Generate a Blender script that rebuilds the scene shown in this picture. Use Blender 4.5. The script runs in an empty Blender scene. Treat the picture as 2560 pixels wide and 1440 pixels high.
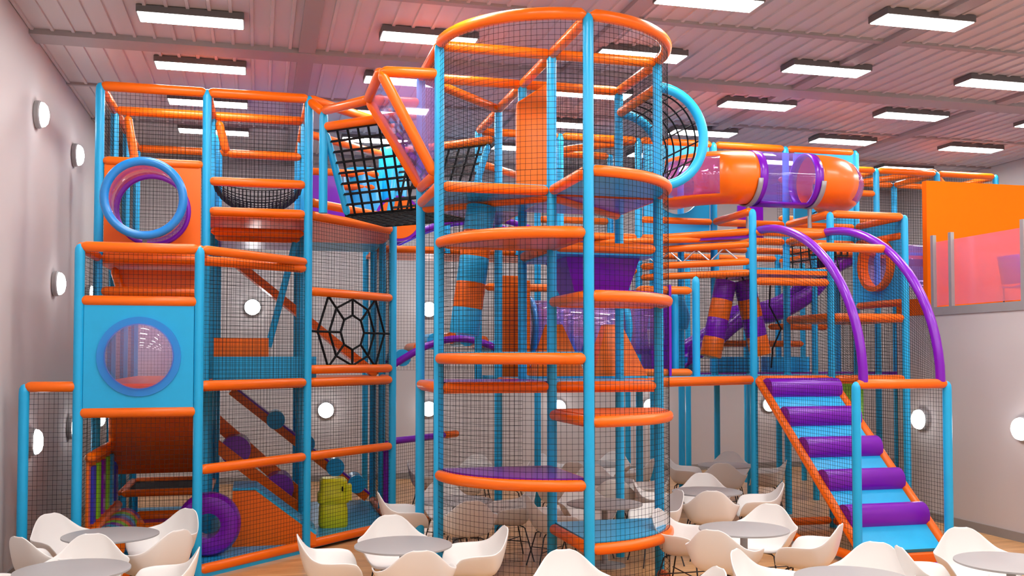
import bpy, bmesh, math, random
from mathutils import Vector, Matrix
random.seed(7)
S = bpy.context.scene
COL = S.collection
PI = math.pi

# ------------------------------------------------------------------ camera
cam = bpy.data.cameras.new('camera')
co = bpy.data.objects.new('camera', cam); COL.objects.link(co)
F_PX, CY = 2480.0, 811.0
cam.sensor_fit = 'HORIZONTAL'; cam.sensor_width = 36.0
cam.lens = F_PX / 2560 * 36.0
cam.shift_y = (CY - 720) / 2560.0
cam.clip_start = .05; cam.clip_end = 200
co.location = (0, 0, 2.414)
co.rotation_euler = (math.radians(90 + 1.89), 0, -math.radians(14.3))
S.camera = co

# ------------------------------------------------------------------ world, exposure
w = bpy.data.worlds.new('world'); S.world = w; w.use_nodes = True
w.node_tree.nodes['Background'].inputs[0].default_value = (.97, .98, 1.0, 1)
w.node_tree.nodes['Background'].inputs[1].default_value = .5
S.view_settings.view_transform = 'Standard'; S.view_settings.look = 'None'
S.view_settings.gamma = 1; S.view_settings.use_curve_mapping = False
S.view_settings.exposure = .74
PANEL_W, LAMP_W = 21.0, 9.0
S.cycles.max_bounces = 5; S.cycles.diffuse_bounces = 3; S.cycles.glossy_bounces = 3; S.cycles.transparent_max_bounces = 16
S.cycles.use_adaptive_sampling = True; S.cycles.adaptive_threshold = .07; S.cycles.use_denoising = True
S.cycles.sample_clamp_indirect = 6; S.cycles.use_light_tree = False

# ------------------------------------------------------------------ materials
def mat(name, col, rough=.4, metal=0, spec=.5, coat=0, var=.06, scale=6, bump=0, bscale=40, emis=None, estr=0):
    m = bpy.data.materials.new(name); m.use_nodes = True
    nt = m.node_tree; n = nt.nodes; b = n['Principled BSDF']
    b.inputs['Roughness'].default_value = rough; b.inputs['Metallic'].default_value = metal
    b.inputs['Specular IOR Level'].default_value = spec
    b.inputs['Coat Weight'].default_value = coat; b.inputs['Coat Roughness'].default_value = .12
    tc = n.new('ShaderNodeTexCoord')
    nz = n.new('ShaderNodeTexNoise'); nz.inputs['Scale'].default_value = scale; nz.inputs['Detail'].default_value = 3
    nt.links.new(tc.outputs['Object'], nz.inputs['Vector'])
    mx = n.new('ShaderNodeMixRGB'); mx.inputs[1].default_value = tuple(c * (1 - var) for c in col) + (1,)
    mx.inputs[2].default_value = tuple(min(1, c * (1 + var)) for c in col) + (1,)
    nt.links.new(nz.outputs['Fac'], mx.inputs[0]); nt.links.new(mx.outputs[0], b.inputs['Base Color'])
    if bump:
        n2 = n.new('ShaderNodeTexNoise'); n2.inputs['Scale'].default_value = bscale
        nt.links.new(tc.outputs['Object'], n2.inputs['Vector'])
        bp = n.new('ShaderNodeBump'); bp.inputs['Strength'].default_value = bump; bp.inputs['Distance'].default_value = .01
        nt.links.new(n2.outputs['Fac'], bp.inputs['Height']); nt.links.new(bp.outputs[0], b.inputs['Normal'])
    if emis:
        b.inputs['Emission Color'].default_value = emis + (1,); b.inputs['Emission Strength'].default_value = estr
    return m

def clear(name, tint, dif=.18, dcol=None):
    m = bpy.data.materials.new(name); m.use_nodes = True
    nt = m.node_tree; n = nt.nodes; n.clear()
    out = n.new('ShaderNodeOutputMaterial')
    tr = n.new('ShaderNodeBsdfTransparent'); tr.inputs[0].default_value = tint + (1,)
    df = n.new('ShaderNodeBsdfDiffuse'); df.inputs[0].default_value = (dcol or tuple(c * .8 for c in tint)) + (1,)
    gl = n.new('ShaderNodeBsdfGlossy'); gl.inputs['Roughness'].default_value = .03
    a = n.new('ShaderNodeMixShader'); a.inputs[0].default_value = dif
    lw = n.new('ShaderNodeLayerWeight'); lw.inputs[0].default_value = .5
    pw = n.new('ShaderNodeMath'); pw.operation = 'POWER'; pw.inputs[1].default_value = 3.5
    fr = n.new('ShaderNodeMath'); fr.operation = 'MULTIPLY_ADD'; fr.inputs[1].default_value = .6; fr.inputs[2].default_value = .06
    nt.links.new(lw.outputs['Facing'], pw.inputs[0]); nt.links.new(pw.outputs[0], fr.inputs[0])
    b = n.new('ShaderNodeMixShader')
    nt.links.new(tr.outputs[0], a.inputs[1]); nt.links.new(df.outputs[0], a.inputs[2])
    nt.links.new(fr.outputs[0], b.inputs[0]); nt.links.new(a.outputs[0], b.inputs[1]); nt.links.new(gl.outputs[0], b.inputs[2])
    nt.links.new(b.outputs[0], out.inputs[0])
    return m

ORANGE = mat('orange_vinyl', (.95, .155, .001), .34, spec=.35, coat=.12, bump=.05)
CYAN = mat('cyan_vinyl', (.012, .43, .80), .34, spec=.4, coat=.12, bump=.05)
PURPLE = mat('purple_vinyl', (.19, .002, .44), .28, spec=.4, coat=.2, bump=.05)
BLUE = mat('blue_plastic', (.01, .25, .72), .3, coat=.3)
GREEN = mat('green_vinyl', (.22, .62, .01), .4)
YELLOW = mat('yellow_vinyl', (.82, .80, .01), .4, bump=.1, bscale=12)
NAVY = mat('navy_vinyl', (.02, .03, .5), .4)
BLACK = mat('black_rope', (.006, .006, .007), .7, spec=.2)
NETM = mat('net_cord', (.012, .010, .012), .8, spec=.15)
WHITE = mat('white_shell', (.83, .80, .77), .35, coat=.15, var=.01)
GREYT = mat('grey_laminate', (.37, .355, .35), .45, var=.02)
GREYM = mat('grey_metal', (.36, .35, .35), .45, metal=.2)
DARKM = mat('dark_leg_metal', (.05, .05, .055), .35, metal=.6)
SILVER = mat('silver_metal', (.6, .6, .62), .3, metal=.7)
WALL = mat('wall_paint', (.61, .565, .56), .75, var=.02, scale=.6, spec=.2)
CEIL = mat('ceiling_panel', (.54, .49, .49), .5, var=.02, scale=.8)
BEAM = mat('ceiling_beam', (.34, .30, .30), .6, var=.02)
FIXT = mat('light_housing', (.12, .11, .11), .5)
BASEB = mat('skirting', (.30, .28, .27), .5)
ORWALL = mat('orange_wall', (1.0, .165, .002), .8, spec=.08, var=.02)
GLOWP = mat('light_panel', (1, 1, 1), .5, emis=(1, .98, .96), estr=PANEL_W)
GLOWL = mat('lamp_glass', (1, 1, 1), .4, emis=(1, .98, .97), estr=LAMP_W)
CLEARP = clear('clear_purple_plastic', (.92, .78, .97), .2, (.62, .36, .72))
WINP = clear('magenta_window_plastic', (.88, .50, .85), .22, (.80, .30, .62))
CLEARV = clear('clear_violet_plastic', (.74, .62, 1.0), .22, (.38, .24, .85))
PINKG = clear('pink_glass', (1.0, .66, .74), .34, (.92, .40, .50))

def wood():
    m = bpy.data.materials.new('oak_floor'); m.use_nodes = True
    nt = m.node_tree; n = nt.nodes; b = n['Principled BSDF']; L = nt.links
    tc = n.new('ShaderNodeTexCoord')
    br = n.new('ShaderNodeTexBrick'); br.inputs['Scale'].default_value = 1.0
    br.inputs['Brick Width'].default_value = 1.3; br.inputs['Row Height'].default_value = .11
    br.inputs['Mortar Size'].default_value = .0015
    br.inputs['Color1'].default_value = (.64, .33, .125, 1); br.inputs['Color2'].default_value = (.84, .49, .21, 1)
    br.inputs['Mortar'].default_value = (.42, .25, .12, 1)
    L.new(tc.outputs['Object'], br.inputs['Vector'])
    mp = n.new('ShaderNodeMapping'); mp.inputs['Scale'].default_value = (1.2, 16, 1)
    L.new(tc.outputs['Object'], mp.inputs['Vector'])
    nz = n.new('ShaderNodeTexNoise'); nz.inputs['Scale'].default_value = 2.5; nz.inputs['Detail'].default_value = 6; nz.inputs['Distortion'].default_value = .6
    L.new(mp.outputs[0], nz.inputs['Vector'])
    cr = n.new('ShaderNodeValToRGB'); cr.color_ramp.elements[0].position = .3; cr.color_ramp.elements[0].color = (.72, .66, .6, 1)
    cr.color_ramp.elements[1].position = .7; cr.color_ramp.elements[1].color = (1.1, 1.08, 1.05, 1)
    L.new(nz.outputs['Fac'], cr.inputs[0])
    mx = n.new('ShaderNodeMixRGB'); mx.blend_type = 'MULTIPLY'; mx.inputs[0].default_value = 1
    L.new(br.outputs[0], mx.inputs[1]); L.new(cr.outputs[0], mx.inputs[2]); L.new(mx.outputs[0], b.inputs['Base Color'])
    b.inputs['Roughness'].default_value = .28; b.inputs['Coat Weight'].default_value = .15
    return m
WOOD = wood()

# ------------------------------------------------------------------ mesh helpers
class MB:
    def __init__(s): s.v = []; s.f = []; s.sm = []
    def add(s, vs, fs, smooth=False):
        o = len(s.v); s.v += [tuple(v) for v in vs]
        for f in fs: s.f.append([o + k for k in f]); s.sm.append(smooth)
    def box(s, x0, y0, z0, x1, y1, z1):
        s.add([(x0,y0,z0),(x1,y0,z0),(x1,y1,z0),(x0,y1,z0),(x0,y0,z1),(x1,y0,z1),(x1,y1,z1),(x0,y1,z1)],
              [(0,3,2,1),(4,5,6,7),(0,1,5,4),(1,2,6,5),(2,3,7,6),(3,0,4,7)])
    def slab(s, poly, z0, z1):
        n = len(poly)
        s.add([(x,y,z0) for x,y in poly] + [(x,y,z1) for x,y in poly],
              [tuple(range(n-1,-1,-1)), tuple(range(n,2*n))] + [(k,(k+1)%n,n+(k+1)%n,n+k) for k in range(n)])
    def plate(s, quad, t):                                   # a thick panel from a 3d polygon
        q = [Vector(p) for p in quad]; n = (q[1]-q[0]).cross(q[2]-q[0]).normalized() * t / 2
        k = len(q)
        s.add([p-n for p in q] + [p+n for p in q],
              [tuple(range(k-1,-1,-1)), tuple(range(k,2*k))] + [(a,(a+1)%k,k+(a+1)%k,k+a) for a in range(k)])
    def tube(s, pts, r, sides=14, closed=False, caps=True, smooth=True, up=None):
        P = [Vector(p) for p in pts]; n = len(P)
        R = r if isinstance(r, (list, tuple)) else [r]*n
        ring = []; prev = None
        for k in range(n):
            a = P[k-1] if (k > 0 or closed) else P[k]; b = P[(k+1) % n] if (k < n-1 or closed) else P[k]
            t = (b-a)
            if t.length < 1e-9: t = Vector((0,0,1))
            t.normalize()
            if prev is None:
                u = Vector(up) if up else (Vector((0,0,1)) if abs(t.z) < .9 else Vector((1,0,0)))
            else: u = prev
            u = u - t*u.dot(t)
            if u.length < 1e-6: u = t.orthogonal()
            u.normalize(); prev = u; v = t.cross(u)
            ring.append([P[k] + (u*math.cos(2*PI*j/sides) + v*math.sin(2*PI*j/sides))*R[k] for j in range(sides)])
        vs = [p for rr in ring for p in rr]; fs = []
        m = n if closed else n-1
        for k in range(m):
            for j in range(sides):
                a = k*sides + j; b = k*sides + (j+1) % sides; c = ((k+1) % n)*sides
                fs.append((a, b, c + (j+1) % sides, c + j))
        if caps and not closed:
            fs.append(tuple(range(sides-1,-1,-1))); fs.append(tuple(range((n-1)*sides, n*sides)))
        s.add(vs, fs, smooth)
    def grid(s, fn, nu, nv, smooth=True, wrap=False):
        vs = [fn(a/nu, b/nv) for b in range(nv+1) for a in range(nu+1)]
        s.add(vs, [(b*(nu+1)+a, b*(nu+1)+a+1, (b+1)*(nu+1)+a+1, (b+1)*(nu+1)+a) for b in range(nv) for a in range(nu)], smooth)
    def lathe(s, prof, c=(0,0,0), axis='z', seg=32, smooth=True):
        vs = []
        for k in range(seg):
            a = 2*PI*k/seg
            for r, h in prof:
                p = (r*math.cos(a), r*math.sin(a), h)
                if axis == 'x': p = (h, r*math.cos(a), r*math.sin(a))
                if axis == 'y': p = (r*math.cos(a), h, r*math.sin(a))
                vs.append((p[0]+c[0], p[1]+c[1], p[2]+c[2]))
        m = len(prof)
        s.add(vs, [(k*m+j, ((k+1) % seg)*m+j, ((k+1) % seg)*m+j+1, k*m+j+1) for k in range(seg) for j in range(m-1)], smooth)
    def build(s, name, material, parent=None, origin=None):
        o0 = Vector(origin) if origin else (parent['_o'] if parent is not None and '_o' in parent else (0,0,0))
        o0 = Vector(o0)
        me = bpy.data.meshes.new(name); me.from_pydata([tuple(Vector(v)-o0) for v in s.v], [], s.f)
        me.polygons.foreach_set('use_smooth', s.sm); me.materials.append(material); me.update()
        bm = bmesh.new(); bm.from_mesh(me); bmesh.ops.recalc_face_normals(bm, faces=bm.faces); bm.to_mesh(me); bm.free()
        if any(s.sm): me.set_sharp_from_angle(angle=math.radians(42))
        o = bpy.data.objects.new(name, me); COL.objects.link(o)
        if parent is not None: o.parent = parent
        else: o.location = o0
        if parent is not None:
            ORIG[o.name] = o0; o['_o'] = tuple(o0)
        return o
ORIG = {}

def thing(name, label, cat, loc, group=None):
    o = bpy.data.objects.new(name, None); COL.objects.link(o); o.empty_display_size = .1
    o.location = loc; o['_o'] = tuple(loc); o['label'] = label; o['category'] = cat
    if group: o['group'] = group
    return o
def tag(o, label, cat, group=None, kind=None):
    o['label'] = label; o['category'] = cat
    if group: o['group'] = group
    if kind: o['kind'] = kind
    return o
def struct(name, mb, m):
    o = mb.build(name, m); o['kind'] = 'structure'; return o
def copy_tree(src, loc, rz, label=None, group=None):
    r = src.copy(); COL.objects.link(r); r.location = loc; r.rotation_euler = (0,0,rz)
    if label: r['label'] = label
    if group: r['group'] = group
    for ch in src.children:
        c = ch.copy(); COL.objects.link(c); c.parent = r
        for g2 in ch.children:
            d = g2.copy(); COL.objects.link(d); d.parent = c
    return r

M = 1.225; GX, GY = 3.034, 10.176
def G(i, j, z=0): return Vector((GX + M*i, GY + M*j, z))
RP, RR = .053, .056

def post(root, i, j, z1, z0=0, m=None, r=RP, name='post'):
    b = MB(); p = G(i, j)
    zs = [z0, z1-.10, z1-.05, z1-.015, z1]
    b.tube([(p.x, p.y, z) for z in zs], [r, r, r*.93, r*.6, r*.15], 16)
    return b.build(name, m or CYAN, root)
def rail(root, a, b_, m=None, r=RR, name='rail', inset=.03, taper=True):
    A, B = Vector(a), Vector(b_); d = (B-A); L = d.length; d.normalize()
    A = A + d*inset; B = B - d*inset; L = (B-A).length
    mb = MB()
    if taper:
        pts = [A, A+d*.035, A+d*.065, B-d*.065, B-d*.035, B]; rs = [r*.35, r*.85, r, r, r*.85, r*.35]
    else: pts = [A, B]; rs = [r, r]
    mb.tube(pts, rs, 16); return mb.build(name, m or ORANGE, root)
def grail(root, i0, j0, i1, j1, z, z2=None, **k):
    return rail(root, G(i0, j0, z), G(i1, j1, z if z2 is None else z2), **k)
def crail(root, pts, m=None, r=RR, name='rail'):
    P = [Vector(p) for p in pts]
    mb = MB(); rs = [r]*len(P); rs[0] = r*.5; rs[-1] = r*.5
    d0 = (P[1]-P[0]).normalized(); d1 = (P[-1]-P[-2]).normalized()
    P = [P[0], P[0]+d0*.05] + P[1:-1] + [P[-1]-d1*.05, P[-1]]
    rs = [r*.45, r] + [r]*(len(P)-4) + [r, r*.45]
    mb.tube(P, rs, 16); return mb.build(name, m or ORANGE, root)
def arc(cx, cy, rad, a0, a1, z, n=14):
    return [Vector((cx + rad*math.cos(math.radians(a0+(a1-a0)*k/n)), cy + rad*math.sin(math.radians(a0+(a1-a0)*k/n)), z)) for k in range(n+1)]

def netfn(root, fn, lu, lv, segu=1, segv=1, cell=.05, t=.0021, m=None, name='safety_net', jit=.007):
    """fn(u,v) -> point; wires of both directions, lengths lu (u) and lv (v)"""
    mb = MB()
    nu = max(2, round(lu/cell)); nv = max(2, round(lv/cell))
    for a in range(nu+1):
        u = min(1, max(0, a/nu + random.uniform(-jit, jit)/lu))
        u2 = min(1, max(0, a/nu + random.uniform(-jit, jit)/lu))
        mb.tube([fn(u+(u2-u)*k/segv, k/segv) for k in range(segv+1)], t, 3, caps=False, smooth=False)
    for b in range(nv+1):
        v = min(1, max(0, b/nv + random.uniform(-jit, jit)/lv))
        v2 = min(1, max(0, b/nv + random.uniform(-jit, jit)/lv))
        mb.tube([fn(k/segu, v+(v2-v)*k/segu) for k in range(segu+1)], t, 3, caps=False, smooth=False)
    return mb.build(name, m or NETM, root)
def net(root, i0, j0, i1, j1, z0, z1, **k):
    A, B = G(i0, j0), G(i1, j1)
    def fn(u, v):
        p = A.lerp(B, u); p.z = z0 + (z1-z0)*v; return p
    return netfn(root, fn, (B-A).length, z1-z0, **k)
def netq(root, A, B, C, D, **k):                             # A,B bottom; D,C top
    A, B, C, D = map(Vector, (A, B, C, D))
    fn = lambda u, v: A.lerp(B, u).lerp(D.lerp(C, u), v)
    return netfn(root, fn, (B-A).length, (D-A).length, **k)
def deck(root, poly, z, under=None, top=None, t=.07, raise_=.05):
    P = [(G(i, j).x, G(i, j).y) for i, j in poly]
    b = MB(); b.slab(P, z-t/2, z+t/2-.01); d = b.build('deck', under or ORANGE, root)
    c = sum((Vector(p) for p in P), Vector((0, 0)))/len(P)
    Q = [(c.x+(x-c.x)*.97, c.y+(y-c.y)*.97) for x, y in P]
    b = MB(); b.slab(Q, z+t/2-.009, z+t/2+raise_); b.build('mat', top or PURPLE, d)
    return d
def panel(root, quad, m, t=.03, name='panel'):
    b = MB(); b.plate(quad, t); return b.build(name, m, root)
def gp(i, j, z): return G(i, j, z)
def ring(root, c, R, r, m, axis='y', name='ring', a0=0, a1=360, n=48, tilt=None):
    b = MB(); c = Vector(c); full = abs(a1-a0) >= 360
    pts = []
    for k in range(n if full else n+1):
        a = math.radians(a0+(a1-a0)*k/n)
        p = Vector((math.cos(a)*R, 0, math.sin(a)*R)) if axis == 'y' else Vector((0, math.cos(a)*R, math.sin(a)*R))
        pts.append(c+p)
    b.tube(pts, r, 14, closed=full, up=(0,1,0) if axis == 'y' else (1,0,0)); return b.build(name, m, root)
def hollow(root, path, R, t, m, name, sides=40, cut=None):
    """open tube shell along path (list of points)"""
    b = MB(); b.tube(path, R, sides, caps=False); 
    o = b.build(name, m, root)
    md = o.modifiers.new('thick', 'SOLIDIFY'); md.thickness = t; md.offset = -1
    return o

# ------------------------------------------------------------------ room
XL, XR, XU, YB, ZC = -2.6, 9.67, 14.1, 19.7, 6.2
Y0 = -2.5; YG = 13.55
b = MB(); b.box(XL-.1, Y0, -.1, XU+.1, YB+.1, 0); struct('floor', b, WOOD)
b = MB(); b.box(XL-.15, Y0, 0, XL, YB+.15, ZC); struct('wall_left', b, WALL)
b = MB(); b.box(XL, YB, 0, XU, YB+.15, ZC); struct('wall_back', b, WALL)
b = MB(); b.box(XU, Y0, 0, XU+.15, YB+.15, ZC); struct('wall_right', b, WALL)
b = MB(); b.box(XR, Y0, 0, XR+.2, YG, 3.03); b.box(XR+.2, YG-.2, 0, XU, YG, 3.03); struct('wall_gallery', b, WALL)
b = MB(); b.box(XR+.2, Y0, 2.93, XU, YG-.2, 3.05); struct('floor_gallery', b, GREYT)
b = MB(); b.box(XR-.02, Y0, 3.03, XR+.22, 12.72, 3.15); struct('trim_1', b, GREYM)
b = MB(); b.box(XR-.02, Y0, 0, XR, YG, .12); struct('baseboard_gallery', b, BASEB)
b = MB(); b.box(XL, Y0, 0, XL+.02, YB, .12); struct('baseboard_left', b, BASEB)
b = MB(); b.box(XL+.02, YB-.02, 0, XU, YB, .12); struct('baseboard_back', b, BASEB)
b = MB(); b.box(XR+.0, 12.80, 3.05, XU, 12.90, 5.06); b.box(XR, 12.90, 3.05, XR+.12, YG, 3.3); struct('wall_orange', b, ORWALL)
# ceiling: panels with raised ribs running to the back
b = MB(); b.box(XL-.15, Y0, ZC+.005, XU+.15, YB+.15, ZC+.12)
x = XL + .03
while x < XU:
    b.add([(x-.024, Y0, ZC+.006), (x-.017, Y0, ZC-.016), (x+.017, Y0, ZC-.016), (x+.024, Y0, ZC+.006),
           (x-.024, YB, ZC+.006), (x-.017, YB, ZC-.016), (x+.017, YB, ZC-.016), (x+.024, YB, ZC+.006)],
          [(0,1,5,4),(1,2,6,5),(2,3,7,6)])
    x += .2237
struct('ceiling', b, CEIL)
n = 2
for xc in (.54, 3.92, 7.28, 10.62):
    b = MB(); b.box(xc-.10, Y0, ZC-.05, xc+.10, YB, ZC+.01); struct('trim_%d' % n, b, BEAM); n += 1
for yc, hw in ((-.5, .2), (5.8, .2), (8.1, .04), (10.29, .05), (12.52, .19), (14.66, .035), (16.72, .035), (18.85, .19)):
    b = MB(); b.box(XL, yc-hw, ZC-.06 if hw > .1 else ZC-.03, XU, yc+hw, ZC+.01); struct('trim_%d' % n, b, BEAM); n += 1

# ceiling lights
cl = thing('ceiling_light', 'x', 'light', (0,0,0))
b = MB(); b.box(-.56, -.175, 0, .56, .175, .075)
b.build('housing', FIXT, cl)
b = MB(); b.box(-.545, -.16, -.006, .545, .16, .004); b.build('diffuser', GLOWP, cl)
rown = ['row right overhead', 'row nearest the viewer', 'second row', 'third row', 'fourth row', 'fifth row']
first = True
xs = [-.75, 1.89, 4.53, 7.10, 9.72, 12.3]
ys = [1.9, 3.8, 5.7, 7.6, 9.43, 11.35, 13.2, 15.05, 16.95]
order = {9.43: 'nearest row in view', 11.35: 'second row from the front', 13.2: 'third row from the front', 15.05: 'fourth row from the front', 16.95: 'rearmost row'}
colw = ['by the left wall', 'second from the left wall', 'third from the left wall', 'fourth from the left wall', 'fifth from the left wall', 'sixth from the left wall']
for yi, yy in enumerate(ys):
    for xi, xx in enumerate(xs):
        lab = 'long white glowing ceiling panel, %s, %s' % (order.get(yy, 'overhead row %s' % ['', 'a', 'b', 'c', 'd'][min(4, yi)]), colw[xi])
        if yy not in order: lab = 'long white glowing ceiling panel overhead behind the viewer'
        if first: o = cl; first = False; o.location = (xx, yy, ZC-.08); o['label'] = lab
        else: o = copy_tree(cl, (xx, yy, ZC-.08), 0, lab)
        o['group'] = 'ceiling light panels' if yy in order else 'ceiling panels overhead'
# wall lamps
wl = thing('wall_lamp', 'x', 'lamp', (0,0,0))
b = MB(); b.lathe([(0, 0), (.155, 0), (.165, -.01), (.165, -.055), (.15, -.07), (0, -.07)], axis='y', seg=36); b.build('lamp_housing', GREYM, wl)
b = MB(); b.lathe([(.148, -.069), (.14, -.10), (.11, -.128), (.06, -.143), (0.001, -.148)], axis='y', seg=36); b.build('lamp_dome', GLOWL, wl)
lamps = [(XL, 12.75, 5.30, PI/2, 'upper round glowing wall lamp on left wall, nearest the viewer'),
 (XL, 15.2, 5.30, PI/2, 'upper round glowing wall lamp on left wall, second one in'),
 (XL, 13.95, 3.37, PI/2, 'middle round glowing lamp on left wall, beside the entry tower'),
 (XL, 16.5, 3.37, PI/2, 'round glowing lamp on left wall seen through the entry tower top net'),
 (XL, 12.7, 1.42, PI/2, 'low round glowing lamp on left wall behind the narrow net panel'),
 (XL, 15.15, 1.42, PI/2, 'low round glowing lamp on left wall hidden partly by the entry tower post'),
 (XL, 17.6, 1.42, PI/2, 'low round glowing lamp on left wall farthest in, under the window panel')]
for xx, zz, t in [(-.13, 3.37, 'round glowing lamp on back wall, upper, behind the left tower net'), (3.29, 3.37, 'round glowing lamp on back wall, upper, beside the striped hanging bag'),
                  (1.27, 1.38, 'round glowing lamp on back wall, low, behind the web bay'), (3.29, 1.38, 'round glowing lamp on back wall, low, between web bay and round tower'),
                  (6.0, 1.38, 'round glowing lamp on back wall, low, inside the round tower'), (8.02, 1.38, 'round glowing lamp on back wall, low, at the round tower edge'),
                  (10.8, 1.38, 'round glowing lamp on back wall, low, beside the roller stair top')]:
    lamps.append((xx, YB, zz, 0, t))
lamps += [(XR, 12.95, 1.48, -PI/2, 'round glowing lamp on gallery wall, behind the roller stair net'), (XR, 10.9, 1.48, -PI/2, 'round glowing lamp on gallery wall, at the picture edge')]
for k, (xx, yy, zz, rz, lab) in enumerate(lamps):
    # local -y points into the room
    r = {0: 0, PI/2: PI/2, -PI/2: -PI/2}[rz]
    if k == 0: wl.location = (xx, yy, zz); wl.rotation_euler = (0, 0, r); wl['label'] = lab; wl['group'] = 'round wall lamps'
    else: copy_tree(wl, (xx, yy, zz), r, lab, 'round wall lamps')

# gallery glass and chair
gb = thing('glass_balustrade', 'pink glass balustrade with grey posts along the upper gallery edge', 'railing', (XR+.06, 6, 3.15))
b = MB(); b.box(XR+.05, Y0, 3.17, XR+.065, 12.66, 4.12); b.build('glass_panel', PINKG, gb)
for yy in (12.69, 12.3, 10.9, 9.4, 7.9, 6.4, 4.9):
    b = MB(); b.box(XR-.005, yy-.03, 3.15, XR+.05, yy+.03, 4.22); b.build('post', SILVER if 0 else GREYM, gb)
NAVY2 = mat('violet_chair_plastic', (.06, .05, .75), .4)
gc = thing('cafe_chair', 'blue-violet plastic chair on the upper gallery behind pink glass', 'chair', (11.0, 12.4, 3.05))
b = MB(); b.grid(lambda u, v: (10.8+v*.42, 12.2+u*.44, 3.48-.02*math.sin(PI*u)), 6, 6); o = b.build('seat', NAVY2, gc); o.modifiers.new('t', 'SOLIDIFY').thickness = .02
b = MB(); b.grid(lambda u, v: (10.84-.08*v-.02*math.sin(PI*u), 12.2+u*.44, 3.5+v*.42), 6, 6); o = b.build('backrest', NAVY2, gc); o.modifiers.new('t', 'SOLIDIFY').thickness = .02
for sx in (10.84, 11.2):
    for sy in (12.23, 12.6):
        b = MB(); b.tube([(sx, sy, 3.05), (sx, sy, 3.48)], .012, 8); b.build('leg', DARKM, gc)

# ------------------------------------------------------------------ front round tower
ft = thing('climbing_tower', 'tall half-round spiral climbing tower with orange ring on top and net sides', 'play tower', G(0, 0, 0))
for (i, j) in ((0, -1), (-1, 0), (0, 0), (1, 0), (-1, 1), (0, 1), (1, 1), (0, 2)): post(ft, i, j, 5.72, 2.08 if (i, j) == (0, 1) else 0)
c0 = G(0, 0)
def tang(a): return a
# half ring: left post (-1,0) at 180deg -> front post 270 -> right post 360
for z in (5.70,):
    crail(ft, arc(c0.x, c0.y, M, 181, 269, z, 20), r=.06); crail(ft, arc(c0.x, c0.y, M, 271, 359, z, 20), r=.06)
for (a, b_) in (((-1,0),(0,0)), ((0,0),(1,0)), ((0,-1),(0,0)), ((-1,0),(-1,1)), ((0,0),(0,1)), ((1,0),(1,1)), ((-1,1),(0,1)), ((0,1),(1,1)), ((-1,1),(0,2)), ((0,1),(0,2))):
    grail(ft, a[0], a[1], b_[0], b_[1], 5.68, inset=0)
def sector(a0, a1, z, topm, straight, underm=ORANGE):
    pts = arc(0, 0, 1.0, a0, a1, 0, 14)
    poly = [(0, 0)] + [(p.x*.985, p.y*.985) for p in pts]
    deck(ft, poly, z-.01, underm, topm, t=.06, raise_=.045)
    crail(ft, arc(c0.x, c0.y, M, a0+1, a1-1, z, 14))
    if straight:
        grail(ft, 0, 0, 0, -1, z)
        if a0 < 250: grail(ft, -1, 0, 0, 0, z)
        else: grail(ft, 0, 0, 1, 0, z)
sector(180, 270, 1.2, PURPLE, True)
sector(180, 270, 2.4, CYAN, True)
sector(180, 270, 3.6, ORANGE, True)
sector(270, 360, .6, CYAN, True)
sector(270, 360, 1.8, ORANGE, True)
sector(270, 360, 3.0, PURPLE, True)
sector(270, 360, 4.2, CYAN, True, CYAN)
crail(ft, arc(c0.x, c0.y, M, 271, 359, .06, 14))
# platforms behind the disc stair
sq = lambda a, b_: [(a, b_), (a+1, b_), (a+1, b_+1), (a, b_+1)]
for (a, b_, top, und) in ((-1, 0, CYAN, CYAN), (0, 0, CYAN, PURPLE), (-1, 1, CYAN, PURPLE)):
    if (a, b_) == (-1, 1): deck(ft, [(-1, 1), (0, 1), (0, 2)], 4.18, und, top)
    else: deck(ft, sq(a, b_), 4.18, und, top)
for (a, b_) in (((-1,0),(0,0)), ((0,0),(1,0)), ((-1,0),(-1,1)), ((0,0),(0,1)), ((1,0),(1,1)), ((-1,1),(0,1)), ((0,1),(1,1)), ((-1,1),(0,2)), ((0,1),(0,2))):
    grail(ft, a[0], a[1], b_[0], b_[1], 4.2)
grail(ft, 0, 0, 1, 1, 4.14)
grail(ft, -1, 1, 0, 0, 4.14)
deck(ft, sq(0, 0), 3.56, CYAN, CYAN, raise_=.02)
grail(ft, 0, 0, 1, 0, 3.6); grail(ft, 1, 0, 1, 1, 3.6); grail(ft, 0, 0, 0, 1, 3.6)
deck(ft, sq(-1, 0), 2.07, ORANGE, PURPLE); deck(ft, sq(0, 0), 2.07, ORANGE, CYAN)
for (a, b_) in (((-1,0),(0,0)), ((0,0),(1,0)), ((-1,0),(-1,1)), ((0,1),(1,1)), ((1,0),(1,1)), ((-1,1),(0,1))):
    grail(ft, a[0], a[1], b_[0], b_[1], 2.1)
# nets: curved front and flat sides
for a0 in (180, 270):
    for (z0, z1) in ((.05, 4.2), (4.2, 5.66)):
        def fn(u, v, a0=a0, z0=z0, z1=z1):
            a = math.radians(a0+90*u); return (c0.x+(M+.012)*math.cos(a), c0.y+(M+.012)*math.sin(a), z0+(z1-z0)*v)
        netfn(ft, fn, 1.9, z1-z0, segu=12, segv=1, cell=.055, t=.0019)
for (a, b_) in (((-1,0),(-1,1)), ((1,0),(1,1)), ((-1,1),(0,2)), ((0,1),(1,1))):
    net(ft, a[0], a[1], b_[0], b_[1], 4.25, 5.64)
net(ft, -1, 0, 0, 0, 2.15, 4.1); net(ft, 0, 0, 1, 0, 4.25, 5.64)
net(ft, -1, 1, 0, 1, .0, 2.05); net(ft, -1, 1, 0, 1, 2.15, 4.1); net(ft, 0, 1, 1, 1, 2.15, 3.5); net(ft, 1, 0, 1, 1, 2.15, 3.5)
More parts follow.
